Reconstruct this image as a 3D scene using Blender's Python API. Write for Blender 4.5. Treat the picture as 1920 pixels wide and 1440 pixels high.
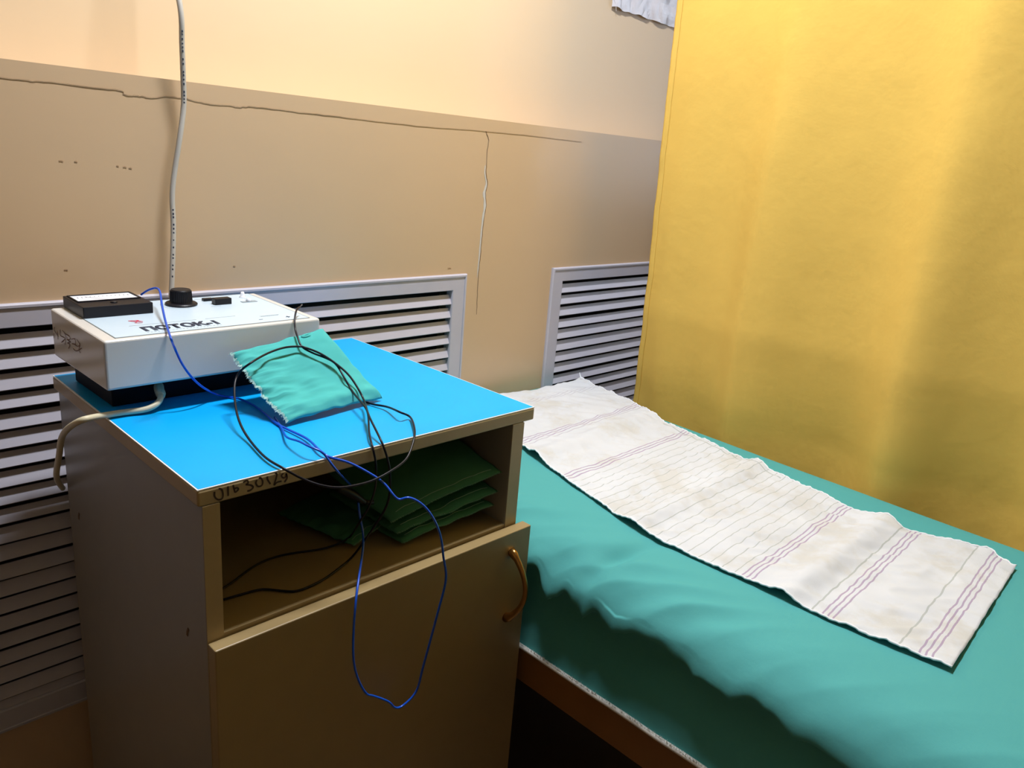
import bpy, bmesh, math, random
from mathutils import Vector, Matrix, noise
random.seed(7)
for o in list(bpy.data.objects): bpy.data.objects.remove(o)
SC = bpy.context.scene
COL = SC.collection
H = 0.70            # height of the cabinet top above the floor; all z below are measured from the cabinet top

# ---------------------------------------------------------------- camera
cam_d = bpy.data.cameras.new('camera'); cam = bpy.data.objects.new('camera', cam_d); COL.objects.link(cam)
cam_d.sensor_fit = 'HORIZONTAL'; cam_d.sensor_width = 36.0; cam_d.lens = 1443.37 / 1920 * 36.0
cam_d.clip_start = 0.02
R_ = Vector((0.70386528, -0.70590537, 0.07919138)); U_ = Vector((0.14845995, 0.25521375, 0.95541906)); F_ = Vector((0.69464618, 0.66072956, -0.28443477))
m = Matrix((R_, U_, -F_)).transposed().to_4x4(); m.translation = Vector((-0.2703581, -0.6400808, 0.3145808 + H))
cam.matrix_world = m
SC.camera = cam

# ---------------------------------------------------------------- world, lights, exposure
SC.view_settings.view_transform = 'Standard'; SC.view_settings.look = 'None'
SC.view_settings.gamma = 1.0; SC.view_settings.use_curve_mapping = False
SC.view_settings.exposure = 0.0
w = bpy.data.worlds.new('daylight'); SC.world = w; w.use_nodes = True
bg = w.node_tree.nodes['Background']; bg.inputs[0].default_value = (0.62, 0.78, 1.0, 1); bg.inputs[1].default_value = 3.0

def area(name, loc, rot, sx, sy, power, col):
    l = bpy.data.lights.new(name, 'AREA'); l.shape = 'RECTANGLE'; l.size = sx; l.size_y = sy; l.energy = power; l.color = col
    o = bpy.data.objects.new(name, l); COL.objects.link(o); o.location = (loc[0], loc[1], loc[2] + H); o.rotation_euler = rot
    return o
area('lamp_light', (0.45, 0.0, 1.50), (0, 0, 0), 0.40, 0.12, 31.0, (0.97, 0.985, 1.03))
area('window_daylight', (2.62, -0.55, 0.75), (0, math.radians(90), 0), 1.1, 1.3, 2.6, (0.84, 0.91, 1.0))
area('room_fill', (-0.6, -1.9, 1.85), (0, 0, 0), 1.1, 0.25, 1.0, (1.0, 0.95, 0.88))  # added weak ambient fill from the camera side, no fixture there

# ---------------------------------------------------------------- materials
def mat(name, col, rough=0.6, spec=0.5, metal=0.0, bump=None, vary=None, coat=0.0):
    """procedural material: base colour broken up by noise, optional bump"""
    M = bpy.data.materials.new(name); M.use_nodes = True
    nt = M.node_tree; n = nt.nodes; b = n['Principled BSDF']
    b.inputs['Roughness'].default_value = rough; b.inputs['Specular IOR Level'].default_value = spec
    b.inputs['Metallic'].default_value = metal; b.inputs['Coat Weight'].default_value = coat
    tc = n.new('ShaderNodeTexCoord'); 
    vs, va = vary if vary else (30.0, 0.04)
    nz = n.new('ShaderNodeTexNoise'); nz.inputs['Scale'].default_value = vs; nz.inputs['Detail'].default_value = 4
    nt.links.new(tc.outputs['Object'], nz.inputs['Vector'])
    mr = n.new('ShaderNodeMapRange'); mr.inputs['To Min'].default_value = 1 - va; mr.inputs['To Max'].default_value = 1 + va
    nt.links.new(nz.outputs['Fac'], mr.inputs['Value'])
    mx = n.new('ShaderNodeVectorMath'); mx.operation = 'SCALE'; mx.inputs[0].default_value = col[:3]
    nt.links.new(mr.outputs['Result'], mx.inputs['Scale']); nt.links.new(mx.outputs['Vector'], b.inputs['Base Color'])
    if bump:
        bs, bst, bd = bump
        n2 = n.new('ShaderNodeTexNoise'); n2.inputs['Scale'].default_value = bs; n2.inputs['Detail'].default_value = 5
        nt.links.new(tc.outputs['Object'], n2.inputs['Vector'])
        bp = n.new('ShaderNodeBump'); bp.inputs['Strength'].default_value = bst; bp.inputs['Distance'].default_value = bd
        nt.links.new(n2.outputs['Fac'], bp.inputs['Height']); nt.links.new(bp.outputs['Normal'], b.inputs['Normal'])
    return M
def weave(M, scale, strength, dist=0.0006, rot=0.0):
    """adds a woven thread relief on top of a material"""
    nt = M.node_tree; n = nt.nodes; b = n['Principled BSDF']; tc = n.new('ShaderNodeTexCoord')
    hs = []
    for ax in ('X', 'Y'):
        wv = n.new('ShaderNodeTexWave'); wv.bands_direction = ax; wv.inputs['Scale'].default_value = scale; wv.inputs['Distortion'].default_value = 1.5; wv.inputs['Detail'].default_value = 2
        nt.links.new(tc.outputs['UV'], wv.inputs['Vector']); hs.append(wv)
    ad = n.new('ShaderNodeMath'); ad.operation = 'ADD'; nt.links.new(hs[0].outputs['Fac'], ad.inputs[0]); nt.links.new(hs[1].outputs['Fac'], ad.inputs[1])
    bp = n.new('ShaderNodeBump'); bp.inputs['Strength'].default_value = strength; bp.inputs['Distance'].default_value = dist
    nt.links.new(ad.outputs[0], bp.inputs['Height'])
    old = b.inputs['Normal'].links
    if old: nt.links.new(old[0].from_socket, bp.inputs['Normal'])
    nt.links.new(bp.outputs['Normal'], b.inputs['Normal'])
    return M

M_wall_up = mat('peach wall paint', (0.80, 0.625, 0.42), 0.38, 0.5, bump=(18, 0.12, 0.004), vary=(2.0, 0.03))
M_wall_low = mat('tan gloss wall paint', (0.60, 0.435, 0.275), 0.30, 0.5, bump=(7, 0.10, 0.01), vary=(3.0, 0.03))
M_plaster = mat('bare plaster', (0.62, 0.60, 0.56), 0.9, bump=(200, 0.4, 0.001))
M_crack = mat('crack shadow brown', (0.17, 0.10, 0.05), 0.9)
M_ceil = mat('white ceiling paint', (0.80, 0.78, 0.74), 0.8)
M_floor = mat('brown linoleum', (0.09, 0.055, 0.03), 0.5, vary=(6, 0.2))
M_grille = mat('white lacquered grille', (0.50, 0.49, 0.57), 0.42, bump=(60, 0.05, 0.002))
M_dark = mat('painted recess shade', (0.012, 0.011, 0.012), 0.9)  # near-black colour paints the shade inside the radiator recess
M_lam = mat('beige laminate board', (0.32, 0.232, 0.105), 0.42, bump=(300, 0.06, 0.0005), vary=(40, 0.05))
M_edge = mat('beige edge banding', (0.40, 0.30, 0.155), 0.42, vary=(60, 0.06))
M_side = mat('grey beige side laminate', (0.27, 0.25, 0.215), 0.36, bump=(200, 0.06, 0.0006), vary=(25, 0.06))
M_trim = mat('worn white edge strip', (0.85, 0.86, 0.86), 0.4, vary=(120, 0.15))
M_blue = mat('sky blue laminate', (0.0, 0.38, 0.88), 0.42, 0.35, bump=(400, 0.08, 0.0003), vary=(15, 0.06))
M_case = mat('ivory enamel casing', (0.72, 0.70, 0.66), 0.22, 0.6, vary=(6, 0.02))
M_base = mat('dark navy base plastic', (0.006, 0.006, 0.012), 0.6, 0.15)
M_plate = mat('pale blue face plate', (0.60, 0.74, 0.86), 0.25, 0.5)
M_black = mat('black bakelite', (0.008, 0.008, 0.012), 0.38, 0.3)
M_ink = mat('dark blue print', (0.02, 0.03, 0.06), 0.6)
M_grey = mat('grey print', (0.28, 0.33, 0.36), 0.6)
M_red = mat('red print', (0.55, 0.04, 0.09), 0.6)
M_marker = mat('brown marker ink', (0.04, 0.018, 0.006), 0.7)
M_marker2 = mat('faded red marker ink', (0.16, 0.06, 0.03), 0.7)
M_scale = mat('white meter scale', (0.80, 0.84, 0.92), 0.3)
M_cord = mat('cream rubber cord', (0.66, 0.60, 0.42), 0.45)
M_cable = mat('white grey cable sheath', (0.50, 0.48, 0.44), 0.35)
M_wblue = mat('blue wire insulation', (0.008, 0.09, 0.62), 0.25, 0.6)
M_wblack = mat('black wire insulation', (0.006, 0.006, 0.012), 0.32, 0.3)
M_copper = mat('bare wire strands', (0.35, 0.30, 0.25), 0.35, metal=0.7)
M_brass = mat('aged brass', (0.46, 0.25, 0.07), 0.26, metal=0.95, vary=(60, 0.25))
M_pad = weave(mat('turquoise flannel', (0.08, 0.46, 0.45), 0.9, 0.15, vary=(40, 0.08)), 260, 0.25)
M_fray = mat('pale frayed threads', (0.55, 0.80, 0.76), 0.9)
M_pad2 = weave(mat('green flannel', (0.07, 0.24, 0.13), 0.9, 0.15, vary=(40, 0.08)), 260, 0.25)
M_stitch = mat('pale green stitching', (0.25, 0.42, 0.30), 0.9)
M_sheet = weave(mat('teal cotton sheet', (0.085, 0.375, 0.375), 0.85, 0.2, bump=(14, 0.20, 0.01), vary=(3, 0.05)), 300, 0.12)
M_selv = mat('white selvage threads', (0.80, 0.80, 0.76), 0.9)
M_wood = mat('brown varnished board', (0.26, 0.115, 0.028), 0.45, vary=(12, 0.2))
M_vinyl = mat('brown couch vinyl', (0.10, 0.05, 0.025), 0.5)
M_steel = mat('painted steel leg', (0.30, 0.30, 0.30), 0.4, metal=0.5)
M_film = mat('milky plastic film', (0.80, 0.80, 0.88), 0.25, 0.7, bump=(30, 0.5, 0.006))
M_lampwhite = mat('white lamp housing', (0.8, 0.8, 0.8), 0.5)
M_frame = mat('white window frame', (0.8, 0.8, 0.8), 0.4)

def curtain_material():
    M = mat('yellow curtain cotton', (0.93, 0.655, 0.155), 0.9, 0.15, bump=(9, 0.22, 0.02), vary=(5, 0.07))
    weave(M, 420, 0.30)
    nt = M.node_tree; n = nt.nodes; b = n['Principled BSDF']; out = n['Material Output']
    tr = n.new('ShaderNodeBsdfTranslucent'); tr.inputs[0].default_value = (0.95, 0.62, 0.10, 1)
    mx = n.new('ShaderNodeMixShader'); mx.inputs[0].default_value = 0.22
    nt.links.new(b.outputs[0], mx.inputs[1]); nt.links.new(tr.outputs[0], mx.inputs[2]); nt.links.new(mx.outputs[0], out.inputs['Surface'])
    return M
M_curtain = curtain_material()

def towel_material():
    M = mat('woven linen towel', (0.80, 0.84, 0.89), 0.95, 0.1, bump=(38, 0.6, 0.004), vary=(9, 0.10))
    weave(M, 330, 0.5, 0.0008)
    nt = M.node_tree; n = nt.nodes; b = n['Principled BSDF']
    tc = n.new('ShaderNodeTexCoord'); sp = n.new('ShaderNodeSeparateXYZ'); nt.links.new(tc.outputs['UV'], sp.inputs[0])
    nz = n.new('ShaderNodeTexNoise'); nz.inputs['Scale'].default_value = 14; nt.links.new(tc.outputs['UV'], nz.inputs['Vector'])
    def mth(op, a, c, d=None):
        q = n.new('ShaderNodeMath'); q.operation = op
        for i, v in enumerate((a, c, d)):
            if v is None: continue
            if isinstance(v, (int, float)): q.inputs[i].default_value = v
            else: nt.links.new(v, q.inputs[i])
        return q.outputs[0]
    V = mth('ADD', sp.outputs['Y'], mth('MULTIPLY', mth('SUBTRACT', nz.outputs['Fac'], 0.5), 0.004))
    def band(c, h): return mth('LESS_THAN', mth('ABSOLUTE', mth('SUBTRACT', V, c), 0), h)
    def comb(lo, hi, step, w_):
        f = mth('FRACT', mth('DIVIDE', mth('SUBTRACT', V, lo - 10 * step), step), 0)
        return mth('MULTIPLY', mth('LESS_THAN', f, w_), band((lo + hi) / 2, (hi - lo) / 2))
    def add(*a):
        r = a[0]
        for x in a[1:]: r = mth('MAXIMUM', r, x)
        return r
    pur = add(*[comb(c - 0.0095, c + 0.0095, 0.0065, 0.34) for c in (0.238, 0.085, -0.262, -0.369, -0.475)])
    pal = add(comb(0.385, 0.408, 0.0075, 0.22), band(0.2215, 0.0010))
    gry = add(comb(-0.248, 0.07, 0.0172, 0.085), band(-0.352, 0.0011), band(-0.450, 0.0011), mth('MULTIPLY', mth('LESS_THAN', mth('ABSOLUTE', mth('SUBTRACT', sp.outputs['X'], 0.965), 0), 0.004), band(0.0, 0.14)))
    src = b.inputs['Base Color'].links[0].from_socket
    ns = n.new('ShaderNodeTexNoise'); ns.inputs['Scale'].default_value = 5.5; ns.inputs['Detail'].default_value = 6; ns.inputs['Roughness'].default_value = 0.65
    mp = n.new('ShaderNodeMapping'); mp.inputs['Scale'].default_value = (0.6, 1.6, 1); nt.links.new(tc.outputs['UV'], mp.inputs[0]); nt.links.new(mp.outputs[0], ns.inputs['Vector'])
    st = n.new('ShaderNodeMapRange'); st.inputs['From Min'].default_value = 0.50; st.inputs['From Max'].default_value = 0.62; st.inputs['To Max'].default_value = 0.42
    nt.links.new(ns.outputs['Fac'], st.inputs['Value'])
    m0 = n.new('ShaderNodeMix'); m0.data_type = 'RGBA'; nt.links.new(st.outputs[0], m0.inputs[0]); nt.links.new(src, m0.inputs[6]); m0.inputs[7].default_value = (0.66, 0.63, 0.53, 1); src = m0.outputs[2]
    for mask, colr, f in ((pal, (0.50, 0.46, 0.56, 1), 0.6), (gry, (0.40, 0.45, 0.42, 1), 0.60), (pur, (0.36, 0.20, 0.42, 1), 0.62)):
        mx = n.new('ShaderNodeMix'); mx.data_type = 'RGBA'; nt.links.new(mth('MULTIPLY', mask, f), mx.inputs[0])
        nt.links.new(src, mx.inputs[6]); mx.inputs[7].default_value = colr; src = mx.outputs[2]
    nt.links.new(src, b.inputs['Base Color'])
    return M
M_towel = towel_material()

# ---------------------------------------------------------------- helpers
def V(x, y, z): return Vector((x, y, z))
def empty(name, loc, label, cat, group=None):
    o = bpy.data.objects.new(name, None); COL.objects.link(o); o.location = (loc[0], loc[1], loc[2] + H)
    o['label'] = label; o['category'] = cat
    if group: o['group'] = group
    return o
def wloc(o):
    p = Vector((0, 0, 0))
    while o is not None: p += o.location; o = o.parent
    return p
def obj(name, bm, m, parent=None, smooth=False, origin=None, label=None):
    """bm is in cabinet-top coordinates; the origin of the object is put at its parent (or at `origin`)"""
    base = wloc(parent) if parent else (Vector((origin[0], origin[1], origin[2] + H)) if origin else Vector((0, 0, 0)))
    c = Vector((0, 0, 0))
    if parent and bm.verts:
        xs = [v.co for v in bm.verts]
        c = Vector([(min(v[i] for v in xs) + max(v[i] for v in xs)) / 2 for i in range(3)]) + Vector((0, 0, H)) - base
    for v in bm.verts: v.co = v.co + Vector((0, 0, H)) - base - c
    bmesh.ops.recalc_face_normals(bm, faces=bm.faces)
    me = bpy.data.meshes.new(name); bm.to_mesh(me); bm.free()
    if smooth:
        for p in me.polygons: p.use_smooth = True
    me.materials.append(m)
    o = bpy.data.objects.new(name, me); COL.objects.link(o)
    if parent: o.parent = parent; o.location = c
    else: o.location = base
    if label: o['label'] = label
    return o
def tag(o, label=None, cat=None, group=None, kind=None):
    if label: o['label'] = label
    if cat: o['category'] = cat
    if group: o['group'] = group
    if kind: o['kind'] = kind
    return o
def bevel_mod(o, w_=0.002, s=2):
    b = o.modifiers.new('bevel', 'BEVEL'); b.width = w_; b.segments = s; b.limit_method = 'ANGLE'; b.angle_limit = math.radians(40)
    return o
def box(bm, x0, x1, y0, y1, z0, z1, T=None):
    vs = []
    for x in (x0, x1):
        for y in (y0, y1):
            for z in (z0, z1):
                p = Vector((x, y, z)); vs.append(bm.verts.new(T(p) if T else p))
    for f in ((0, 1, 3, 2), (4, 6, 7, 5), (0, 4, 5, 1), (2, 3, 7, 6), (0, 2, 6, 4), (1, 5, 7, 3)): bm.faces.new([vs[i] for i in f])
    return bm
def B(*a, T=None): return box(bmesh.new(), *a, T=T)
def spline(P, k=6):
    P = [Vector(p) for p in P]; out = []
    n = len(P)
    for i in range(n - 1):
        p0 = P[max(i - 1, 0)]; p1 = P[i]; p2 = P[i + 1]; p3 = P[min(i + 2, n - 1)]
        for j in range(k):
            t = j / k
            out.append(0.5 * ((2 * p1) + (p2 - p0) * t + (2 * p0 - 5 * p1 + 4 * p2 - p3) * t * t + (3 * p1 - p0 - 3 * p2 + p3) * t ** 3))
    out.append(P[-1]); return out
def relax(P, it=2):
    P = [p.copy() for p in P]
    for _ in range(it): P = [P[0]] + [P[i] * 0.5 + (P[i - 1] + P[i + 1]) * 0.25 for i in range(1, len(P) - 1)] + [P[-1]]
    return P
def tube(bm, P, r, seg=8, flat=None):
    """sweep; r number or function of 0..1; flat = (sideways factor) for ellipses"""
    n = len(P); rings = []; up = Vector((0, 0, 1)); prev = None
    for i, p in enumerate(P):
        t = (P[min(i + 1, n - 1)] - P[max(i - 1, 0)])
        if t.length < 1e-9: t = Vector((0, 0, 1))
        t.normalize()
        if prev is None:
            a = up if abs(t.dot(up)) < 0.9 else Vector((1, 0, 0)); s = t.cross(a).normalized()
        else: s = (prev - t * prev.dot(t)).normalized()
        prev = s; q = t.cross(s); rr = r(i / (n - 1)) if callable(r) else r
        rings.append([bm.verts.new(p + s * math.cos(2 * math.pi * k / seg) * rr + q * math.sin(2 * math.pi * k / seg) * rr * (flat or 1)) for k in range(seg)])
    for a, b_ in zip(rings, rings[1:]):
        for k in range(seg): bm.faces.new((a[k], a[(k + 1) % seg], b_[(k + 1) % seg], b_[k]))
    bm.faces.new(rings[0]); bm.faces.new(rings[-1]); return bm
def lathe(bm, prof, c, axis_T, seg=40):
    rings = []
    for r, h in prof: rings.append([bm.verts.new(axis_T(Vector((c[0] + r * math.cos(2 * math.pi * k / seg), c[1] + r * math.sin(2 * math.pi * k / seg), c[2] + h)))) for k in range(seg)])
    for a, b_ in zip(rings, rings[1:]):
        for k in range(seg): bm.faces.new((a[k], a[(k + 1) % seg], b_[(k + 1) % seg], b_[k]))
    bm.faces.new(rings[0]); bm.faces.new(rings[-1]); return bm
def ribbon(bm, pts, w_, nrm, wf=None):
    """flat pen stroke lying on a surface"""
    n = len(pts); L_ = []
    for i, p in enumerate(pts):
        t = (pts[min(i + 1, n - 1)] - pts[max(i - 1, 0)]).normalized(); s = t.cross(nrm).normalized()
        k = (wf(i / (n - 1)) if wf else 1) * w_ / 2
        L_.append((bm.verts.new(p + s * k), bm.verts.new(p - s * k)))
    for a, b_ in zip(L_, L_[1:]): bm.faces.new((a[0], a[1], b_[1], b_[0]))
    return bm
def grid(nu, nv, f, uv=None, closed=False):
    """f(i/nu, j/nv) -> Vector; keeps uv"""
    bm = bmesh.new(); ul = bm.loops.layers.uv.new('UVMap')
    vs = [[bm.verts.new(f(i / nu, j / nv)) for j in range(nv + 1)] for i in range(nu + 1)]
    for i in range(nu):
        for j in range(nv):
            fc = bm.faces.new((vs[i][j], vs[i + 1][j], vs[i + 1][j + 1], vs[i][j + 1]))
            for lp, (a, b_) in zip(fc.loops, ((i, j), (i + 1, j), (i + 1, j + 1), (i, j + 1))):
                lp[ul].uv = uv(a / nu, b_ / nv) if uv else (a / nu, b_ / nv)
    return bm
def solid(o, t, off=0):
    s = o.modifiers.new('thick', 'SOLIDIFY'); s.thickness = t; s.offset = off; return o
def nz(x, y=0, z=0): return noise.noise(Vector((x, y, z)))
def lerp_tab(tab, x):
    """tab sorted by descending key"""
    if x >= tab[0][0]: return tab[0][1]
    for (a, va), (b_, vb) in zip(tab, tab[1:]):
        if x >= b_: 
            t = (a - x) / (a - b_); t = t * t * (3 - 2 * t) if False else t
            return va + (vb - va) * t
    return tab[-1][1]
def text_bm(s, size, T, bold=0.0, shear=0.0, xs=1.0):
    cu = bpy.data.curves.new('t', 'FONT'); cu.body = s; cu.size = size; cu.offset = bold; cu.shear = shear
    o = bpy.data.objects.new('t', cu); COL.objects.link(o); bpy.context.view_layer.update()
    me = o.to_mesh(); bm = bmesh.new(); bm.from_mesh(me); o.to_mesh_clear()
    bpy.data.objects.remove(o); bpy.data.curves.remove(cu)
    for v in bm.verts: v.co = T(Vector((v.co.x * xs, v.co.y, 0)))
    return bm
# ---- measured paths (metres, cabinet-top coordinates)
W_blueA = [(.095,.37,.107),(.102,.36,.115),(.108,.345,.118),(.093,.3,.108),(.077,.25,.098),(.06,.197,.096),(.058,.187,.092),(.069,.208,.078),(.078,.206,.054),(.098,.212,.028),(.131,.235,.004),(.146,.215,.003),(.149,.175,.003),(.141,.114,.003),(.142,.085,.003),(.143,.05,.004),(.134,.013,.006),(.137,-.002,.002),(.156,-.008,-.006),(.175,-.02,-.019),(.187,-.03,-.03),(.192,-.04,-.041),(.198,-.043,-.047),(.206,-.05,-.044),(.221,-.055,-.055),(.233,-.06,-.073),(.245,-.06,-.099),(.251,-.06,-.128),(.257,-.06,-.157),(.248,-.06,-.194),(.243,-.055,-.234),(.237,-.05,-.276),(.234,-.045,-.308),(.218,-.04,-.323),(.206,-.04,-.319),(.197,-.04,-.306),(.177,-.036,-.29),(.168,-.036,-.283),(.158,-.034,-.261),(.152,-.032,-.233),(.154,-.028,-.197),(.159,-.024,-.164),(.175,-.006,-.148),(.192,.012,-.129),(.204,.03,-.118),(.206,.04,-.102),(.207,.045,-.087)]
W_blueB = [(.149,.132,.003),(.138,.096,.003),(.122,.057,.008),(.119,.027,.014),(.12,.009,.014),(.128,-.002,.01),(.132,-.005,.004),(.138,-.01,-.007),(.151,-.004,-.022),(.185,.03,-.053)]
W_blackA = [(.245,.24,.104),(.231,.225,.104),(.221,.212,.094),(.217,.203,.084),(.214,.192,.077),(.213,.181,.068),(.223,.171,.061),(.236,.163,.055),(.245,.154,.048),(.246,.136,.034),(.247,.118,.02),(.233,.074,.018),(.227,.058,.012),(.201,.019,.008),(.191,-.002,.001),(.194,-.004,-.015),(.196,-.003,-.03),(.205,.01,-.056),(.207,.025,-.087),(.198,.03,-.105),(.218,.073,-.145),(.207,.076,-.152),(.184,.083,-.157),(.151,.095,-.157),(.127,.099,-.157),(.1,.094,-.157),(.068,.078,-.157),(.053,.072,-.157)]
W_blackB = [(.045,.052,-.157),(.065,.05,-.157),(.086,.046,-.157),(.101,.03,-.157),(.115,.02,-.157),(.147,.023,-.157),(.181,.036,-.157),(.196,.037,-.15),(.202,.02,-.121),(.21,.012,-.101),(.219,.008,-.083),(.22,.003,-.064),(.215,-.003,-.037),(.21,-.005,-.018),(.204,-.002,.002),(.21,.021,.012),(.217,.044,.02),(.252,.101,.012),(.255,.119,.023),(.252,.137,.038),(.242,.154,.051),(.23,.167,.061),(.215,.176,.068),(.209,.181,.069),(.189,.181,.07),(.163,.175,.067),(.134,.161,.062),(.126,.172,.049),(.116,.162,.038),(.105,.138,.023),(.096,.11,.013),(.091,.08,.005),(.082,.029,.004),(.084,-.003,.003),(.1,-.012,-.009),(.114,-.022,-.016),(.131,-.028,-.021),(.151,-.03,-.023),(.173,-.03,-.023),(.197,-.028,-.019),(.221,-.022,-.014),(.237,-.012,-.005),(.25,.0,.004),(.267,.025,.006),(.281,.05,.004),(.266,.049,.012),(.276,.087,.006),(.272,.111,.003),(.268,.129,.003)]
W_cord = [(.07,.262,.018),(.065,.248,.017),(.062,.235,.015),(.054,.225,.01),(.04,.222,.006),(.022,.227,.005),(-.0,.228,.005),(-.018,.219,.008),(-.03,.218,.007),(-.034,.248,-.01),(-.032,.285,-.034),(-.028,.313,-.063),(-.026,.34,-.094),(-.018,.375,-.122),(.004,.44,-.164)]
W_cable = [(.193,.45,.472),(.194,.45,.421),(.196,.455,.375),(.196,.457,.342),(.188,.455,.3),(.18,.457,.257),(.175,.457,.222),(.174,.455,.178),(.165,.448,.098),(.163,.446,.083)]
NUM = [[(.016,-.005),(.016,-.01),(.019,-.014),(.023,-.014),(.024,-.01),(.023,-.005),(.02,-.003)],[(.029,-.003),(.029,-.013)],[(.034,-.003),(.035,-.008),(.036,-.011),(.039,-.009),(.038,-.007),(.035,-.007)],[(.044,-.003),(.048,-.002),(.049,-.005),(.047,-.006),(.052,-.008),(.054,-.011),(.051,-.013),(.048,-.013)],[(.058,-.004),(.057,-.007),(.059,-.011),(.063,-.011),(.064,-.007),(.062,-.003),(.06,-.003)],[(.069,-.003),(.069,-.006),(.072,-.012)],[(.077,-.002),(.079,-.003),(.078,-.008),(.076,-.014),(.079,-.012),(.084,-.012)],[(.086,-.004),(.084,-.006),(.086,-.009),(.089,-.008),(.089,-.005),(.09,-.01),(.087,-.014)]]
SCR = [[(.377,.073),(.379,.069),(.366,.064)],[(.381,.065),(.384,.058)],[(.367,.071),(.368,.06)],[(.357,.074),(.358,.067),(.342,.067),(.356,.059)],[(.349,.075),(.34,.073),(.339,.067),(.344,.059)],[(.34,.073),(.326,.073),(.324,.07),(.335,.067)],[(.335,.063),(.326,.063),(.332,.057)],[(.334,.07),(.332,.067),(.323,.067),(.333,.064)],[(.319,.071),(.307,.074),(.307,.068),(.318,.066)],[(.3,.075),(.292,.071),(.299,.067),(.311,.067)],[(.291,.072),(.296,.064),(.292,.061)],[(.315,.061),(.306,.06),(.286,.068)]]
CR1 = [(-.012,.354),(.021,.354),(.044,.355),(.08,.354),(.121,.354),(.125,.35),(.134,.349),(.145,.35),(.161,.349),(.179,.353),(.197,.353),(.207,.353),(.218,.351),(.23,.35),(.245,.349),(.268,.35),(.283,.349),(.293,.351),(.326,.352),(.379,.351),(.435,.351),(.517,.35),(.63,.35),(.764,.353),(.902,.354),(1.052,.353)]
CR2 = [(.771,.353),(.78,.338),(.778,.316),(.779,.292),(.779,.277),(.785,.257),(.781,.24),(.785,.217),(.782,.193),(.78,.16),(.779,.119),(.777,.076),(.778,.033),(.779,.001)]
# ================================================================ the setting
YW = 0.473                      # face of the lower wall (radiator enclosure)
YB = 0.573                      # face of the upper wall
o = obj('floor', B(-2.6, 2.7, -4.2, 0.7, -0.80, -0.70), M_floor); tag(o, kind='structure')
o = obj('ceiling', B(-2.6, 2.7, -4.2, 0.7, 2.00, 2.10), M_ceil); tag(o, kind='structure')
wb = obj('wall_back', B(-2.6, 2.7, YB, YB + 0.12, -0.70, 2.00), M_wall_up); tag(wb, kind='structure')
o = obj('wall_left', B(-2.7, -2.6, -4.2, 0.7, -0.70, 2.00), M_wall_up); tag(o, kind='structure')
o = obj('wall_front', B(-2.6, 2.7, -4.3, -4.2, -0.70, 2.00), M_wall_up); tag(o, kind='structure')
bm = bmesh.new()                # right wall with the window opening
wy0, wy1, wz0, wz1 = -1.35, 0.25, 0.15, 1.40
box(bm, 2.7, 2.8, -4.2, wy0, -0.70, 2.00); box(bm, 2.7, 2.8, wy1, 0.7, -0.70, 2.00)
box(bm, 2.7, 2.8, wy0, wy1, -0.70, wz0); box(bm, 2.7, 2.8, wy0, wy1, wz1, 2.00)
wr = obj('wall_right', bm, M_wall_up); tag(wr, kind='structure')
bm = bmesh.new()
for a in ((wy0, wy0 + .05, wz0, wz1), (wy1 - .05, wy1, wz0, wz1), (wy0 + .05, wy1 - .05, wz0, wz0 + .05), (wy0 + .05, wy1 - .05, wz1 - .05, wz1), (-.575, -.525, wz0 + .05, wz1 - .05)):
    box(bm, 2.72, 2.77, *a)
wi = obj('window_1', bm, M_frame); tag(wi, kind='structure')

M_glass = bpy.data.materials.new('window glass'); M_glass.use_nodes = True
_b = M_glass.node_tree.nodes['Principled BSDF']; _b.inputs['Transmission Weight'].default_value = 1.0; _b.inputs['Roughness'].default_value = 0.0; _b.inputs['IOR'].default_value = 1.45
obj('window_pane', B(2.742, 2.746, wy0 + .05, wy1 - .05, wz0 + .05, wz1 - .05), M_glass, wi)

# lower wall: a plastered box over the radiators, with two grille openings
G1 = (-0.62, 0.7435, -0.5296, 0.0859); G2 = (0.995, 1.80, -0.5296, 0.0859); FI = 0.012
ZD = 0.375
bm = bmesh.new()
x_ = [-2.6, G1[0] + FI, G1[1] - FI, G2[0] + FI, G2[1] - FI, 2.7]
for i in (0, 2, 4): box(bm, x_[i], x_[i + 1], YW, YW + 0.014, -0.70, ZD - 0.012)
for g in (G1, G2):
    box(bm, g[0] + FI, g[1] - FI, YW, YW + 0.014, g[3] - FI, ZD - 0.012)
    box(bm, g[0] + FI, g[1] - FI, YW, YW + 0.014, -0.70, g[2] + FI)
box(bm, -2.6, 2.7, YW, YB, ZD - 0.012, ZD)
bmesh.ops.remove_doubles(bm, verts=bm.verts, dist=1e-5)
wl = obj('trim_1', bm, M_wall_low); tag(wl, kind='structure')
FN = Vector((0, -1, 0))
M_chip = mat('chipped paint brown', (0.40, 0.26, 0.15), 0.8)
def crack(P, w_, name, m, wf=None, k=5, jit=0.0012):
    pts = [p + V(nz(i * .7) * jit, 0, nz(i * .7, 5) * jit) for i, p in enumerate(spline([V(a, YW - 0.0006, b_) for a, b_ in P], k))]
    return obj(name, ribbon(bmesh.new(), pts, w_, FN, wf), m, wl)
solid(crack([(-.62, .3535), (-.45, .3550), (-.3, .3530), (-.12, .3545)] + CR1, 0.00045, 'crack', M_crack, lambda t: 0.45 + 0.9 * abs(nz(t * 14)) * 1.6), 0.0006)
solid(crack(CR2, 0.0008, 'crack', M_crack, lambda t: (0.7 + 1.1 * abs(nz(t * 11, 3))) * (1.0 if t < .9 else (1 - t) * 8 + .2)), 0.0006)
cr = [V(a, YW - 0.0003, b_) for a, b_ in CR2[3:12]]
pp = spline(cr, 4)
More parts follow.
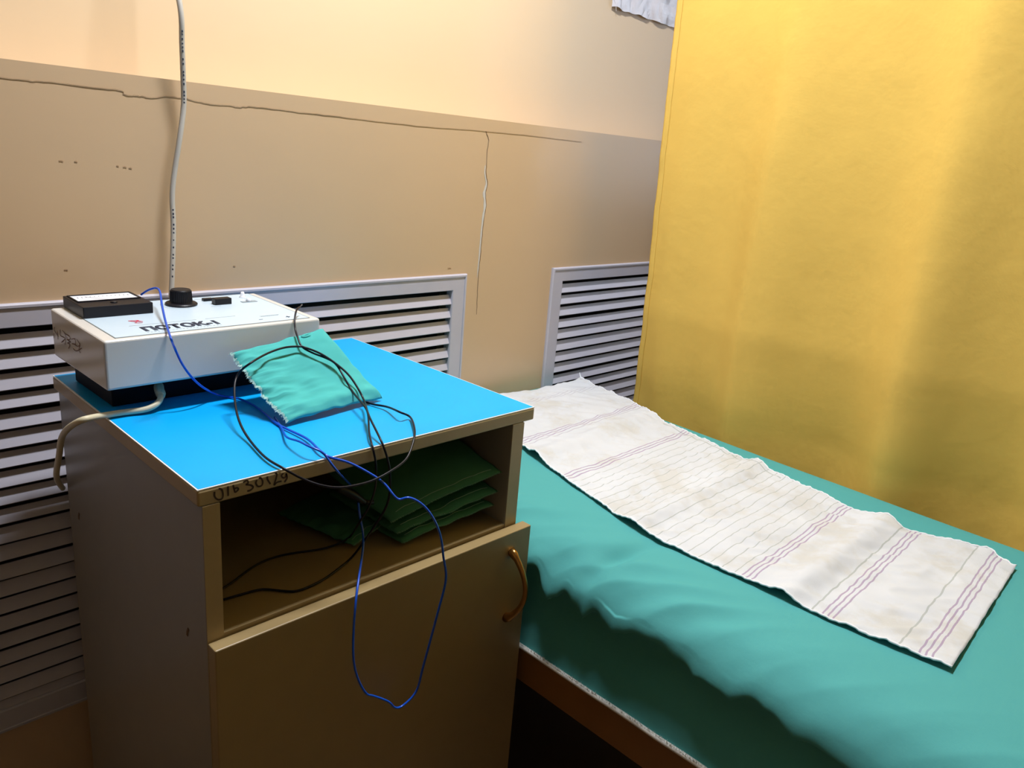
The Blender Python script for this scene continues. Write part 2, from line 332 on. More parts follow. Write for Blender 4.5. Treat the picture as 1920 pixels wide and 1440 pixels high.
solid(obj('bare_plaster_patch', ribbon(bmesh.new(), [p + V(-.0030, 0, 0) for p in pp], 0.0080, FN, lambda t: max(0.05, math.sin(math.pi * min(1, t * 1.02)) ** .5 * (0.45 + 0.8 * abs(nz(t * 9, 8))))), M_plaster, wl), 0.0005)
for (a, b_, r_) in ((0.045, 0.262, .0022), (0.062, 0.262, .0015), (0.121, 0.258, .002), (0.128, 0.257, .0018), (0.112, 0.259, .0012), (0.70, 0.098, .004), (0.27, 0.12, .0015), (0.04, 0.125, .002)):
    bm = bmesh.new(); ribbon(bm, [V(a - r_, YW - .0004, b_), V(a, YW - .0004, b_ + .0006), V(a + r_, YW - .0004, b_ - .0004)], .0014, FN)
    solid(obj('paint_chip', bm, M_chip, wl), .0004)

# ---------------------------------------------------------------- radiator grilles
def grille(g, label, seed):
    e = empty('radiator_grille', ((g[0] + g[1]) / 2, YW, g[2]), label, 'grille', None)
    fw = 0.036; y0, y1 = YW - 0.007, YW + 0.012; x0, x1, z0, z1 = g
    bm = bmesh.new()
    rows = [(z0, z1)]
    out = [(x0, z0), (x1, z0), (x1, z1), (x0, z1)]; inn = [(x0 + fw, z0 + fw), (x1 - fw, z0 + fw), (x1 - fw, z1 - 0.031), (x0 + fw, z1 - 0.031)]
    prof = [(0.0, y1), (0.0, y0 + .003), (0.06, y0), (0.16, y0), (0.18, y0 + .0018), (0.96, y0 + .0018), (1.0, y0 + .004), (1.0, y1)]
    rings = [[bm.verts.new((a[0] + (b_[0] - a[0]) * t, yy, a[1] + (b_[1] - a[1]) * t)) for a, b_ in zip(out, inn)] for t, yy in prof]
    for a, b_ in zip(rings, rings[1:] + rings[:1]):
        for k in range(4): bm.faces.new((a[k], a[(k + 1) % 4], b_[(k + 1) % 4], b_[k]))
    obj('frame', bm, M_grille, e)
    bm = bmesh.new(); pitch = 0.0265; z = z1 - 0.031 - 0.002; rnd = random.Random(seed)
    while z - 0.026 > z0 + fw - 0.016:
        j = rnd.uniform(-.0014, .0014); j2 = rnd.uniform(-.0012, .0012)
        # slat: leans outwards at the foot, profile of a thin blade
        pr = [(0.0078, -0.0062 + j), (0.0098, -0.0064 + j), (0.0034, -0.0240 + j2), (0.0012, -0.0254 + j2), (0.0004, -0.0242 + j2)]
        a = [bm.verts.new((x0 + fw - .004, YW - .004 + p[0], z + p[1])) for p in pr]; b_ = [bm.verts.new((x1 - fw + .004, YW - .004 + p[0], z + p[1])) for p in pr]
        for k in range(5): bm.faces.new((a[k], a[(k + 1) % 5], b_[(k + 1) % 5], b_[k]))
        bm.faces.new(a); bm.faces.new(b_)
        z -= pitch
    obj('louvre_slats', bm, M_grille, e)
    obj('gap_shade_sheet', B(x0 + .014, x1 - .014, YW + .06, YW + .063, z0 + .014, z1 - .014), M_dark, e)  # added sheet, its black stands in for shade between the slats
    return e
grille(G1, 'wide white louvred radiator grille behind the bedside cabinet', 3)
grille(G2, 'white louvred radiator grille beside the yellow curtain at the head of the couch', 5)

# ---------------------------------------------------------------- room lamp and curtain rail (above the frame)
e = empty('ceiling_lamp', (0.45, 0.0, 2.00), 'white box lamp hanging from the ceiling above the cabinet', 'lamp')
bm = bmesh.new(); box(bm, .24, .66, -.07, .07, 1.52, 1.58); obj('lamp_housing', bm, M_lampwhite, e)
bm = bmesh.new(); tube(bm, [V(.45, 0, 1.58), V(.45, 0, 2.0)], .008, 10); obj('lamp_stem', bm, M_lampwhite, e)
e = empty('curtain_rail', (1.12, 0.573, 1.62), 'steel curtain rail across the room above the yellow curtain', 'rail')
bm = bmesh.new(); tube(bm, [V(1.12, .573, 1.66), V(1.12, -4.2, 1.66)], .010, 12); obj('rail_tube', bm, M_steel, e)

# ================================================================ bedside cabinet
CW, CD = 0.450, 0.4233
cab = empty('bedside_cabinet', (CW / 2, CD / 2, -0.70), 'beige bedside cabinet with a bright blue top, an open shelf and one door', 'cabinet')
top = bevel_mod(obj('worktop', B(0, CW, 0, CD, -.0175, -.0012), M_edge, cab), .0022, 3)
obj('edge_strip', B(.0004, CW - .0004, .0004, CD - .0004, -.0013, -.0001), M_trim, top)
obj('blue_laminate', B(.0018, CW - .0018, .0020, CD - .0018, -.0012, .0002), M_blue, top)
sl = bevel_mod(obj('side_panel', B(.004, .021, .0005, CD - .006, -.70, -.0175), M_side, cab), .0006, 1)
obj('edge_band', B(.021, .411, .0008, .0016, -.1748, -.1592), M_edge, cab)
sr = bevel_mod(obj('side_panel', B(.411, .432, .0005, CD - .006, -.70, -.0175), M_side, cab), .0006, 1)
for yy, zz in ((.378, -.180), (.046, -.175)):
    bm = bmesh.new(); ribbon(bm, [V(.0036, yy - .003, zz + .005), V(.0036, yy, zz), V(.0036, yy + .001, zz - .005)], .003, Vector((-1, 0, 0)))
    solid(obj('screw_hole', bm, M_crack, sl), .0005)
for x0, x1 in ((.004, .021), (.411, .432)):
    obj('edge_band', B(x0 + .0002, x1 - .0002, -.0003, .0006, -.70, -.0178), M_edge, cab)
obj('shelf_board', B(.021, .411, .0015, CD - .012, -.175, -.159), M_lam, cab)
obj('bottom_board', B(.021, .411, .004, CD - .012, -.69, -.674), M_lam, cab)
obj('back_panel', B(.021, .411, CD - .012, CD - .008, -.70, -.0175), M_lam, cab)
door = bevel_mod(obj('door', B(.0035, .444, -.018, -.002, -.685, -.1625), M_lam, cab), .0012, 2)
# arched brass handle
hp = []
for i in range(25):
    t = i / 24; s = math.sin(math.pi * t)
    hp.append(V(.408 + .0035 * s, -.0175 - .030 * s ** .7, -.186 - .109 * t + .006 * (t - .5)))
obj('handle', tube(bmesh.new(), hp, lambda t: .0042 - .0012 * math.sin(math.pi * t) + (.0012 if t > .93 or t < .07 else 0), 14, 1.25), M_brass, door, True, label='aged brass bow handle')
# hand-written inventory number on the front edge
bm = bmesh.new()
for st in NUM:
    P = spline([V(a, -.0004, b_) for a, b_ in st], 5)
    ribbon(bm, P, .0021, FN, lambda t: 0.75 + .45 * abs(nz(t * 4 + len(st))))
solid(obj('inventory_number', bm, M_marker, top), .0002)

# ================================================================ current therapy device
DA = math.radians(1.0)
def DT(p):                      # device coordinates (u right, v back, w up from the cabinet top) -> scene
    return V(-.0013 + p.x * math.cos(DA) - p.y * math.sin(DA), .2176 + p.x * math.sin(DA) + p.y * math.cos(DA), p.z)
DW, DD, Z0 = .2652, .1711, .0350
def ztop(v): return .0909 + .018 * v
def TT(p): return DT(V(p.x * .966, p.y * .966, ztop(p.y * .966) + p.z))      # on the sloping top
dev = empty('therapy_device', (.145, .335, .0), 'white electrotherapy device with black knob and meter on the blue cabinet top', 'medical device')
bm = bmesh.new()
box(bm, 0, DW, 0, DD, Z0, .08, T=None)
for v in bm.verts:
    if v.co.z > .06: v.co.z = ztop(v.co.y)
    v.co = DT(v.co)
cs = bevel_mod(obj('casing', bm, M_case, dev), .0028, 3)
for p in cs.data.polygons: p.use_smooth = False
bevel_mod(obj('base', B(.020, DW - .016, .046, DD - .004, .0006, .0362, T=DT), M_base, dev), .001, 1)
pl = obj('face_plate', B(.0154, .2620, .0075, .1722, -.0002, .0006, T=TT), M_plate, dev)
bm = bmesh.new()
for a in ((.0146, .0154, .0067, .173), (.2620, .2627, .0067, .173), (.0146, .2627, .0067, .0075), (.0146, .2627, .1722, .173)): box(bm, *a, -.0002, .0008, T=TT)
obj('plate_border', bm, M_grey, pl)
def TS(p): return TT(V(p.x, p.y, .0009))
bm = text_bm('ПОТОК-1', 0.0205, lambda p: TS(V(.0535 + p.x, .0225 + p.y * 1.22, 0)), bold=.0011, shear=0.0, xs=1.04)
NAME_W = (min(v.co.x for v in bm.verts), max(v.co.x for v in bm.verts))
sc_ = .088 / (NAME_W[1] - NAME_W[0])
for v in bm.verts: v.co.x = NAME_W[0] + (v.co.x - NAME_W[0]) * sc_
solid(obj('device_name', bm, M_ink, pl), .0001)
def mark(name, m, *bs):
    bm = bmesh.new()
    for a in bs: box(bm, *a, .0006, .0008, T=TT)
    obj(name, bm, m, pl)
mark('divider_line', M_grey, (.047, .128, .0518, .0524))
mark('divider_line', M_grey, (.140, .180, .0520, .0525))
mark('small_caption', M_grey, *[(.0535 + i * .0042, .0535 + i * .0042 + .0022, .0158, .0166) for i in range(22)])
mark('small_caption', M_grey, *[(.208 + i * .0028, .208 + i * .0028 + .0019, .0352, .0372) for i in range(9)])
mark('divider_line', M_grey, (.207, .235, .0386, .0389))
for a in ((.174, .188, .160, .1606), (.176, .190, .112, .1126), (.236, .247, .141, .1414)): mark('small_caption', M_grey, a)
bm = bmesh.new()
arc = [TT(V(.1475 + .026 * math.cos(math.radians(t)), .1385 + .026 * math.sin(math.radians(t)), .0008)) for t in range(150, 275, 6)]
ribbon(bm, arc, .0005, Vector((0, 0, 1))); obj('dial_arc', bm, M_grey, pl)
mark('minus_sign', M_ink, (.1975, .2025, .0215, .0228))
bm = bmesh.new(); box(bm, .236, .242, .0215, .0226, .0006, .0009, T=TT); box(bm, .2383, .2397, .0190, .0250, .0006, .00095, T=TT)
obj('plus_sign', bm, M_ink, pl)
bm = bmesh.new()
for (a, b_), (c_, d_) in (((.055, .076), (.0665, .075)), ((.0555, .0755), (.062, .067)), ((.0665, .0755), (.060, .066)), ((.0575, .063), (.0665, .062)), ((.0635, .0755), (.0685, .0665)), ((.0595, .072), (.0665, .0675))):
    ribbon(bm, [TS(V(a, b_, 0)), TS(V(c_, d_, 0))], .0015, Vector((0, 0, 1)))
solid(obj('maker_emblem', bm, M_red, pl), .0001)
# meter
bm = bmesh.new(); box(bm, .0150, .0970, .1050, .1765, .0005, .0140, T=TT)
meter = bevel_mod(obj('meter', bm, M_black, dev), .0009, 2)
obj('meter_scale', B(.0205, .0915, .1360, .1700, .0139, .0143, T=TT), M_scale, meter)
bm = bmesh.new()
for i in range(13):
    a = .026 + i * .005; box(bm, a, a + .0006, .1555 - .003 * (1 - ((i - 6) / 6) ** 2) * -1, .1600, .0143, .0145, T=TT)
ribbon(bm, [TT(V(.056, .137, .0147)), TT(V(.035, .160, .0147))], .0006, Vector((0, 0, 1)))
obj('scale_marks', bm, M_ink, meter)
bm = bmesh.new()
for a in ((.0185, .0935, .1340, .1355), (.0185, .0935, .1705, .1725), (.0185, .0200, .134, .1725), (.0920, .0935, .134, .1725)): box(bm, *a, .0138, .0152, T=TT)
obj('meter_rim', bm, M_black, meter)
obj('zero_screw', lathe(bmesh.new(), [(.0042, .0), (.0042, .0008), (.0030, .0014), (.0001, .0014)], (.056, .1215, .0140), TT, 24), M_black, meter, True)
# knob
kn = obj('knob', lathe(bmesh.new(), [(.0001, .0008), (.0200, .0008), (.0205, .0015), (.0205, .0026), (.0190, .0038), (.0143, .0042), (.0138, .0060), (.0130, .0195), (.0120, .0208), (.0001, .0208)], (.1475, .1385, 0), TT, 48), M_black, dev)
bm = bmesh.new()
for i in range(36):
    a = 2 * math.pi * i / 36; c_, s_ = math.cos(a), math.sin(a)
    tube(bm, [TT(V(.1475 + .0138 * c_, .1385 + .0138 * s_, .0052)), TT(V(.1475 + .0130 * c_, .1385 + .0130 * s_, .0190))], .0006, 5)
obj('knob_grip', bm, M_black, kn)
# switches
s1 = bevel_mod(obj('slide_switch', B(.1855, .2090, .1180, .1300, .0004, .0088, T=TT), M_black, dev), .0008, 2)
s2 = bevel_mod(obj('slide_switch', B(.1820, .1960, .1450, .1530, .0004, .0040, T=TT), M_black, dev), .0008, 2)
obj('indicator_lamp', lathe(bmesh.new(), [(.0048, .0004), (.0048, .0015), (.0030, .0020), (.0030, .0062), (.0018, .0085), (.0001, .0085)], (.2425, .1520, 0), TT, 20), M_scale, dev, True, label='small clear indicator lamp')
tp = obj('toggle_plate', B(.2260, .2480, .1190, .1270, .0004, .0012, T=TT), M_grey, dev)
obj('toggle_lever', lathe(bmesh.new(), [(.0036, .0010), (.0038, .0030), (.0026, .0052), (.0001, .0060)], (.2370, .1235, 0), TT, 16), M_scale, tp, True)
# brown writing on the left side of the casing
bm = bmesh.new()
for st in SCR:
    ribbon(bm, spline([V(-.0018 - (a - .2176) * .0175, a, b_) for a, b_ in st], 4), .0011, Vector((-1, 0, 0)), lambda t: .6 + .8 * abs(nz(t * 5, len(st))))
solid(obj('handwriting', bm, M_marker2, dev), .0002)
# power cord
cp = relax(spline(W_cord, 6), 6)
cd = obj('power_cord', tube(bmesh.new(), cp, .0035, 12), M_cord, dev, True)
obj('strain_relief', tube(bmesh.new(), cp[:13], lambda t: .0056 if t < .9 else .0046, 14), M_cord, cd, True)

# ================================================================ wires
def wire(name, P, r, m, label, cat, it=4, k=7):
    o = obj(name, tube(bmesh.new(), relax(spline(P, k), it), r, 8), m, None, True, origin=P[len(P) // 2])
    return tag(o, label, cat)
wa = wire('lead_wire', W_blueA, .00135, M_wblue, 'long blue lead wire from the device hanging in a loop before the cabinet door', 'wire')
wire('lead_wire', W_blueB, .00125, M_wblue, 'short blue lead wire from the pad corner into the open shelf', 'wire')
wk = wire('lead_wire', W_blackA, .00125, M_wblack, 'thin black lead wire from the device edge across the pad down into the shelf', 'wire')
wire('lead_wire', W_blackB, .00135, M_wblack, 'black lead wire curled in a big circle over the pad and table edge', 'wire')
bm = bmesh.new()
for i in range(5):
    d = V(random.uniform(-.0015, .0015), random.uniform(-.001, .001), random.uniform(.001, .003)); tube(bm, [Vector(W_blackA[0]), Vector(W_blackA[0]) + V(.004, .001, .0015) + d], .0003, 5)
obj('bare_end', bm, M_copper, wk, label='frayed bare copper end')
# mains cable down the wall
P = [(.21, .565, 1.99), (.205, .556, 1.2), (.197, .54, .80), (.192, .50, .58)] + W_cable + [(.160, .447, .0), (.158, .449, -.15), (.158, .449, -.45), (.165, .452, -.695)]
W_cable2 = relax(spline(P, 8), 4)
cb = obj('wall_cable', tube(bmesh.new(), W_cable2, .0036, 12), M_cable, None, True, origin=W_cable[4]); tag(cb, 'pale grey cable hanging down the wall behind the therapy device', 'cable')
rr = random.Random(2)
for za, zb in ((.435, .345), (.205, .105)):
    bm = bmesh.new(); z = za
    while z > zb:
        # a printed dash on the front of the sheath
        for i in range(len(W_cable2) - 1):
            a, b_ = W_cable2[i], W_cable2[i + 1]
            if a.z >= z > b_.z:
                c = a.lerp(b_, (a.z - z) / (a.z - b_.z)); h = rr.uniform(.0006, .0015)
                n_ = Vector((-.55, -.83, 0)); s_ = Vector((.83, -.55, 0))
                q = [c + n_ * .00372 * .0 + (n_ * math.cos(t) + s_ * math.sin(t)) * .00372 for t in (.10, .35, .60)]
                vs = [[bm.verts.new(p + V(0, 0, dz)) for p in q] for dz in (-h, h)]
                for k in range(2): bm.faces.new((vs[0][k], vs[0][k + 1], vs[1][k + 1], vs[1][k]))
                break
        z -= rr.choice((.004, .0045, .0055, .010))
    obj('printed_lettering', bm, M_ink, cb)

# ================================================================ flannel electrode pads
def pad_mesh(c00, c10, c11, c01, thick, amp, seed, nu=56, nv=56, bulge=0.0, sag=None, wrinkle=0.0):
    """cushion between four corners; u from 00 to 10, v from 00 to 01. closed two-sided surface"""
    c00, c10, c11, c01 = map(Vector, (c00, c10, c11, c01))
    n0 = ((c10 - c00).cross(c01 - c00)).normalized()
    if n0.z < 0: n0 = -n0
    bm = bmesh.new(); ul = bm.loops.layers.uv.new('UVMap')
    def P(u, v, side):
        p = (c00 * (1 - u) + c10 * u) * (1 - v) + (c01 * (1 - u) + c11 * u) * v
        e = (max(0, 1 - abs(2 * u - 1) ** 6) * max(0, 1 - abs(2 * v - 1) ** 6)) ** .5
        w_ = amp * (nz(u * 3 + seed, v * 3) + .5 * nz(u * 7 + seed, v * 7, 3)) + bulge * math.sin(math.pi * u) * math.sin(math.pi * v)
        if wrinkle:      # gathers running in from the stitched left edge
            w_ += wrinkle * math.exp(-u * 5) * (nz(u * 5, v * 16 + seed, 2) + .7 * nz(u * 3, v * 28 + seed, 6)) * 1.8 * (.4 + e)
            w_ += wrinkle * 1.1 * math.exp(-v * 4) * nz(u * 7 + 3, v * 9 + seed, 5)
        if sag: w_ += sag(u, v)
        q = p + n0 * (w_ + side * thick / 2 * e)
        j = .0016 * nz(u * 9 + seed * 3, v * 9 + 4)
        return q + (c10 - c00).normalized() * j + (c01 - c00).normalized() * .0016 * nz(u * 9 + 7, v * 9 + seed)
    for side in (1, -1):
        vs = [[bm.verts.new(P(i / nu, j / nv, side)) for j in range(nv + 1)] for i in range(nu + 1)]
        for i in range(nu):
            for j in range(nv):
                f = bm.faces.new((vs[i][j], vs[i + 1][j], vs[i + 1][j + 1], vs[i][j + 1]))
                for lp, (a, b_) in zip(f.loops, ((i, j), (i + 1, j), (i + 1, j + 1), (i, j + 1))): lp[ul].uv = (a / nu * .5, b_ / nv * .5)
    bmesh.ops.remove_doubles(bm, verts=bm.verts, dist=2e-5)
    return bm, P
# pad leaning against the device
bm, P = pad_mesh((.1475, .101, .0075), (.294, .121, .0070), (.259, .2045, .0840), (.131, .2030, .0665), .010, .0022, 4.2, bulge=-.0010, wrinkle=.0040,
                 sag=lambda u, v: -.0035 + .0050 * math.sin(math.pi * u) * math.exp(-v * 7) + .0045 * math.exp(-((v - .10) / .08) ** 2) * (1 - u * .6) - .003 * math.exp(-((v - .3) ** 2 + (u - .35) ** 2) / .02))
pd = obj('electrode_pad', bm, M_pad, None, True, origin=(.22, .12, 0)); tag(pd, 'turquoise cloth electrode pad leaning on the front of the white device', 'pad')
bm = bmesh.new(); rr = random.Random(5)
for i in range(170):
    v = i / 170; p = P(0, v, 0); d = (P(0, v, 0) - P(.06, v, 0)).normalized()
    q = p - d * rr.uniform(.0006, .0032) + V(0, 0, .0022)
    e_ = p + d * rr.uniform(.0004, .0022) + V(rr.uniform(-.0006, .0006), rr.uniform(-.0012, .0012), rr.uniform(-.0008, .0012))
    tube(bm, [q, p + V(0, 0, .0010), e_], .00024, 4)
obj('frayed_edge', bm, M_fray, pd, label='pale frayed stitched edge')
for a, b_ in (((.0), (.0)),):
    bm = bmesh.new(); tube(bm, [P(.76 + .05 * math.cos(t / 10 * 2 * math.pi), .95 + .016 * math.sin(t / 10 * 2 * math.pi), 1) + V(0, 0, .0004) for t in range(10)], .0016, 6)
    obj('seam_pucker', bm, M_pad, pd, True)
# pads on the shelf
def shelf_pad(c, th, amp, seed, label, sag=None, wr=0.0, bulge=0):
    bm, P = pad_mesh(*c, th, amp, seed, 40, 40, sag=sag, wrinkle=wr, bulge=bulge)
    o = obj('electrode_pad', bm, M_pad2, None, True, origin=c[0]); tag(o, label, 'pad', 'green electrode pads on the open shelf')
    bm = bmesh.new()
    for vv in (.07,):
        tube(bm, [P(.08 + .86 * i / 60, vv + .004 * nz(i * .4, seed), 1) + V(0, 0, .0003) for i in range(61)], .00045, 5)
    for i in range(0, 90, 1):
        u = i / 90; p = P(u, 0, 0); tube(bm, [p + V(0, .001, .0012), p + V(random.uniform(-.0006, .0006), -random.uniform(.0002, .0012), random.uniform(-.0008, .0010))], .00028, 4)
    obj('stitched_hem', bm, M_stitch, o)
    return o
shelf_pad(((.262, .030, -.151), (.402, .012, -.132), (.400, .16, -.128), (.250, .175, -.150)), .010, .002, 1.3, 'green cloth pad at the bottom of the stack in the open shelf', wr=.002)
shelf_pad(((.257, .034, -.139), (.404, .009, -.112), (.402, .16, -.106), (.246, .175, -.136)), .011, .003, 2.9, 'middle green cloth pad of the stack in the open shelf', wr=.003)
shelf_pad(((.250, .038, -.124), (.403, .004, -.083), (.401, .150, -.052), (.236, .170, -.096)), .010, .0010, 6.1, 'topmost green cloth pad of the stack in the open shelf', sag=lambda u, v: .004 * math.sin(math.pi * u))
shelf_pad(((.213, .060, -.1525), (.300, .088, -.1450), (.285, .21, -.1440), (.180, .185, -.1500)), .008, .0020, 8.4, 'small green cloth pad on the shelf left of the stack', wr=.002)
# dark clip the leads run into
e = empty('cable_clip', (.205, .045, -.088), 'dark glossy plastic clip tangled in the wires inside the open shelf', 'clip')
cl = [V(.178, .045, -.062), V(.186, .046, -.066), V(.196, .046, -.073), V(.206, .045, -.081), V(.214, .044, -.088)]
obj('clip_body', tube(bmesh.new(), relax(spline(cl, 5), 1), lambda t: .0050 + .0030 * math.sin(math.pi * min(1, t * 1.1)), 14, .7), M_black, e, True)
obj('clip_tip', tube(bmesh.new(), [V(.212, .044, -.086), V(.219, .043, -.090), V(.226, .042, -.091)], .0028, 10), M_black, e, True)

# ================================================================ couch
def bed_xr(y): return lerp_tab([(.46, 1.072), (.20, 1.064), (-.05, 1.050), (-.50, 1.030), (-1.5, 1.02)], y)
def bed_z(y): return lerp_tab([(.46, -.172), (.36, -.176), (.20, -.182), (-.5, -.184), (-1.5, -.186)], y)
co = empty('treatment_couch', (.77, -.50, -.70), 'narrow treatment couch with a brown wooden frame along the yellow curtain', 'couch')
bevel_mod(obj('mattress', B(.495, 1.015, -1.42, .440, -.36, -.205), M_vinyl, co), .02, 3)
obj('side_board', B(.462, .480, -1.45, .452, -.4250, -.3640), M_wood, co)
obj('side_board', B(1.03, 1.048, -1.45, .452, -.4250, -.3640), M_wood, co)
obj('end_board', B(.480, 1.03, .434, .452, -.4250, -.3640), M_wood, co)
obj('end_board', B(.480, 1.03, -1.45, -1.432, -.4250, -.3640), M_wood, co)
obj('slat_base', B(.480, 1.03, -1.432, .434, -.375, -.361), M_wood, co)
for x in (.49, .99):
    for y in (-1.40, .38): obj('leg', B(x, x + .035, y, y + .035, -.70, -.375), M_steel, co)

# green sheet: profile across the bed, swept along it
def sheet_point(s, t):
    """s 0..1 across (left hem -> right hem), t 0..1 along (wall -> foot)"""
    y = .462 - 1.93 * t
    zt = bed_z(y); xr = bed_xr(y)
    fall = lerp_tab([(.46, 1.0), (0.0, 1.0), (-.22, .80), (-.38, .32), (-.5, .25), (-1.5, .25)], y)
    sc = ((1 - 3.2 * abs(nz(y * 13, 1.7))) * .9 + (1 - 3 * abs(nz(y * 27, 9.2))) * .45) * fall          # scallops of the gathered edge
    drop = lerp_tab([(.46, 0), (-.05, 0.0), (-.35, -.004), (-.5, -.022), (-.8, -.04), (-1.5, -.04)], y)
    prof = [(.4600, -.3655), (.4660, -.335), (.4750, -.300), (.4780, -.272), (.4750, -.250 - .008 * sc + drop), (.4660, -.2370 - .018 * sc + drop),
            (.4535 - .004 * sc, -.2345 - .022 * sc + drop), (.4575 - .004 * sc, -.2200 - .012 * sc + drop * .6), (.4720, -.2060 - .003 * sc + drop * .3), (.495, zt - .0110 + drop * .1), (.535, zt - .0035), (.60, zt), (.70, zt), (.85, zt),
            (xr - .10, zt), (xr - .035, zt - .001), (xr - .008, zt - .006), (xr + .004, zt - .020), (xr + .004, zt - .060), (xr - .004, zt - .12), (1.054, -.365)]
    f = s * (len(prof) - 1); i = min(int(f), len(prof) - 2); u = f - i
    a0, a1, a2, a3 = prof[max(i - 1, 0)], prof[i], prof[i + 1], prof[min(i + 2, len(prof) - 1)]
    def cr(k): return .5 * ((2 * a1[k]) + (a2[k] - a0[k]) * u + (2 * a0[k] - 5 * a1[k] + 4 * a2[k] - a3[k]) * u * u + (3 * a1[k] - a0[k] - 3 * a2[k] + a3[k]) * u ** 3)
    x, z = cr(0), cr(1)
    side = max(0.0, 1 - abs(f - 5) / 4.5)                    # folds on the hanging side
    wob = .008 * nz(y * 6, z * 9, 2) + .009 * nz(y * 13 + z * 14, z * 10, 5) * fall
    if f > .6: x += -wob * side if x < .5 else 0
    edge = math.exp(-((x - .50) / .05) ** 2) if f > 7 else 0
    z += edge * (.0060 * nz(y * 8, x * 9) + .0055 * nz(y * 17 + x * 5, x * 12, 3) + .0042 * (1 - 4 * abs(nz(y * 16 + x * 20, x * 6, 8)))) * fall
    z += .0012 * nz(x * 6, y * 5, 9)
    if y < -.02 and y > -.14 : z -= 0
    # fold running from the towel towards the side
    d = (y + .135) - (.575 - x) * .25
    z += -.0100 * math.exp(-(d / .014) ** 2) * math.exp(-((x - .515) / .05) ** 2) + .0030 * math.exp(-((d - .03) / .018) ** 2) * math.exp(-((x - .52) / .05) ** 2)
    if y > .40:                                               # the head end is rounded off
        k = (y - .40) / .062; z -= (.012 * k ** 3) if x > .5 else 0
        if x > 1.0: x -= .018 * k * k
    return V(x, y, z)
sh = obj('bed_sheet', grid(190, 560, sheet_point, uv=lambda a, b_: (a * .9, b_ * 1.93)), M_sheet, None, True, origin=(.77, -.5, -.20)); tag(sh, 'teal green cotton sheet covering the couch', 'sheet')
solid(sh, .0012, -1)
hem = [V(.4580 + .0010 * nz(i * .21), .455 - i * .0095, -.3650 + .0015 * nz(i * .17, 4)) for i in range(200)]
se = obj('selvage', tube(bmesh.new(), hem, .0036, 8), M_selv, sh, True, label='white frayed selvage hem')
bm = bmesh.new(); rr = random.Random(9)
for i in range(1500):
    y = rr.uniform(-1.2, .0); p = V(.4565, y, -.3625); tube(bm, [p, p + V(-.0022 * rr.random(), rr.uniform(-.003, .003), rr.uniform(.001, .006))], .00022, 3)
tag(obj('frayed_threads', bm, M_selv, se), kind='stuff')
# closed head end of the sheet
def head_pt(a, b_):
    q = sheet_point(a, 0); zb = -.3655
    return V(q.x, q.y + .0015 * math.sin(b_ * 3), q.z + (zb - q.z) * b_)
solid(obj('sheet_end', grid(150, 4, head_pt), M_sheet, sh, True), .001)

# towel
TL_ = [(.455, .735), (.33, .712), (.195, .663), (.08, .630), (-.105, .580), (-.27, .586), (-.37, .584), (-.503, .597)]
TR_ = [(.455, 1.076), (.419, 1.074), (.267, 1.058), (.10, 1.004), (-.123, .962), (-.254, .930), (-.35, .925), (-.464, .957), (-.503, .930)]
def towel_pt(u, t):
    y0 = .458 - .962 * t
    yoff = lerp_tab([(.458, -.036), (.24, .007), (0, .004), (-.26, .007), (-.37, .010), (-.503, .012)], y0)
    y = y0 + yoff * u - .010 * max(0, 1 - t / .3) * math.sin(math.pi * u)
    xl = lerp_tab(TL_, y0) + .0022 * nz(y0 * 24, 1) + .001 * nz(y0 * 70, 1); xr = lerp_tab(TR_, y0) + .0022 * nz(y0 * 24, 6) + .001 * nz(y0 * 70, 8)
    x = xl + (xr - xl) * u
    z = bed_z(y) + .0040 + (.0012 * nz(x * 6, y * 5, 9))
    def rdg(c, w_, h, sk=0.0): return h * math.exp(-((y - c - sk * (u - .5)) / w_) ** 2)
    z += rdg(.180, .024, .0100, .03) - rdg(.145, .022, .0010) + rdg(-.085, .020, .0095, .01) + rdg(-.318, .020, .0100) + rdg(-.355, .02, -.001) + rdg(.30, .05, .002)
    ed = math.exp(-min(u, 1 - u) * 14)
    z += ed * (.0035 * abs(nz(y0 * 20, u * 2, 3)) + .0020 * nz(y0 * 46, u, 7)) + .0030 * nz(x * 16, y * 13, 1) + .0018 * (1 - abs(nz(x * 30 + y * 12, y * 22, 2)) * 4)
    if t < .06: z += .004 * (1 - t / .06) * (u ** 4) * 1.5
    z = max(z, bed_z(y) + .0024)
    if x > bed_xr(y) - .03: z -= 0.0
    return V(x, y, z)
tw = obj('linen_towel', grid(110, 300, towel_pt, uv=lambda a, b_: (a, .458 - .962 * b_)), M_towel, None, True, origin=(.78, 0, -.18)); tag(tw, 'long off-white striped linen towel laid along the green sheet', 'towel')
solid(tw, .0014, 1)
for side in (0.0, 1.0):
    bm = bmesh.new(); tube(bm, [towel_pt(side, i / 260) + V(0, 0, .0008 + .0005 * (i % 3)) for i in range(261)], lambda t: .0014 + .0006 * nz(t * 90), 6); obj('hem', bm, M_towel, tw, True)
bm = bmesh.new(); p = towel_pt(1, 0); tube(bm, [p + V(-.01, -.008, .001), p + V(.000, .004, .003), p + V(.006, .012, .008)], lambda t: .0022 * (1 - t * .5), 6); obj('loose_corner', bm, M_towel, tw, True)

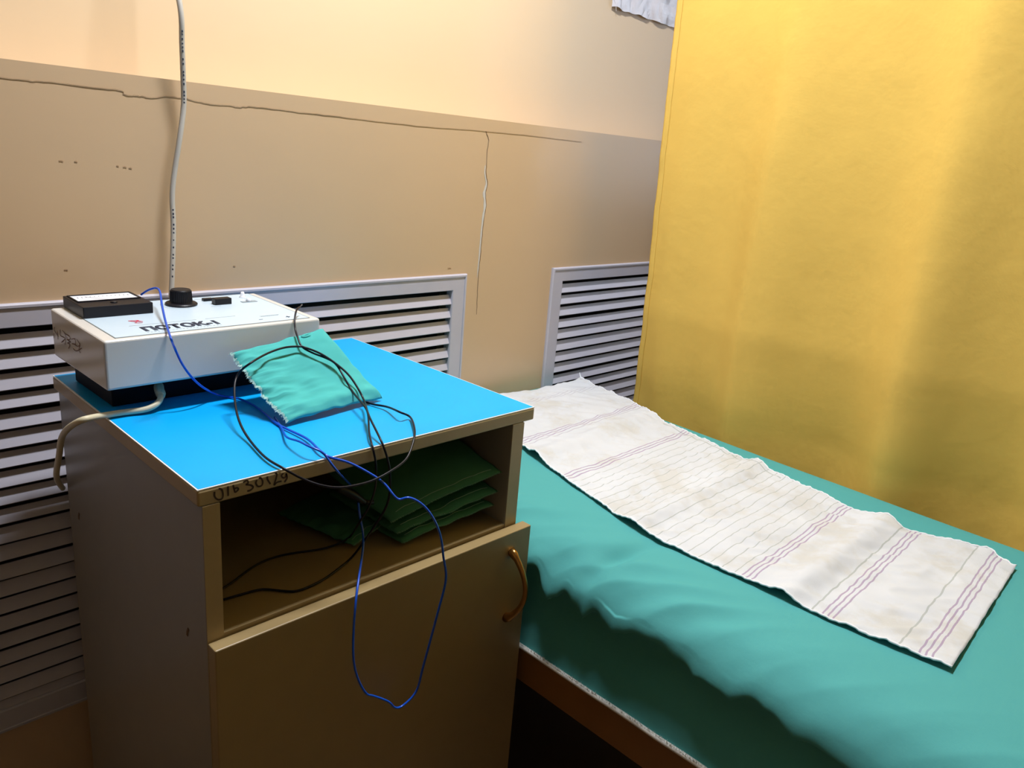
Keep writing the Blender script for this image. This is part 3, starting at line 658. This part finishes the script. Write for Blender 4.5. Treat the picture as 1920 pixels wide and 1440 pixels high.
# ================================================================ curtain
def fold(y, z):
    yy = y
    def c(y0, a, wp, wn): d = yy - y0; return a * math.exp(-(d / (wp if d > 0 else wn)) ** 2)
    h = c(.045, .034, .045, .11) + c(-.255, .042, .055, .075) + c(-.52, .036, .055, .10) + c(-.86, .024, .08, .1) + c(-1.15, .02, .07, .1) + c(-1.5, .02, .07, .12)
    h += c(.25, .006, .03, .04) - c(.155, .004, .03, .03)
    h += .010 * nz(yy * 5, z * 1.2) + .005 * nz(yy * 11, z * 2.5, 4)
    return h * lerp_tab([(.75, .45), (.45, .6), (.15, .95), (-.15, 1.25), (-.5, 1.3)], z)
def curt_pt(s, t):
    z = 1.645 - 2.16 * t
    yh = lerp_tab([(1.7, .322), (.627, .314), (.363, .309), (.125, .300), (.02, .298), (-.16, .315), (-.6, .310)], z) + .0022 * nz(z * 16) + .001 * nz(z * 50)
    y = yh - 2.05 * s
    x = 1.104 - fold(y, z) + .008 * (z if z > 0 else 0) + .024 * min(1, max(0, (.02 - z) / .18))
    return V(x, y, z)
ct = obj('curtain', grid(420, 150, curt_pt, uv=lambda a, b_: (a * 2.05, b_ * 2.16)), M_curtain, None, True, origin=(1.12, -.7, 1.64)); tag(ct, 'yellow cotton curtain hanging beside the couch', 'curtain')
solid(ct, .0012, 0)
def hem_pt(s, t):
    q = curt_pt(s * .0065, t); return q + V(-.0014, 0, 0)
hm = obj('side_hem', grid(4, 150, hem_pt, uv=lambda a, b_: (a * .015, b_ * 2.16)), M_curtain, ct, True); solid(hm, .0012)

# plastic film taped on the upper wall
def film(a, b_):
    x = 1.225 + .27 * a; lo = .653 + .012 * math.sin(a * 7) * 0 + (.004 * nz(a * 9)) - .004 * a
    z = lo + (.22) * b_
    return V(x, YB - .004 - .006 * abs(nz(a * 7, b_ * 5)) - .002 * math.sin(a * 20), z)
fm = obj('plastic_film', grid(50, 30, film), M_film, None, False, origin=(1.3, YB, .8)); tag(fm, 'crumpled white plastic film taped to the wall above the radiator grille, by the curtain top', 'plastic film'); solid(fm, .0006)
bm = bmesh.new(); tube(bm, [V(1.228, YB - .006, .668), V(1.236, YB - .007, .655), V(1.240, YB - .006, .646)], lambda t: .0016 * (1 - .7 * t), 5); obj('torn_strip', bm, M_film, fm)
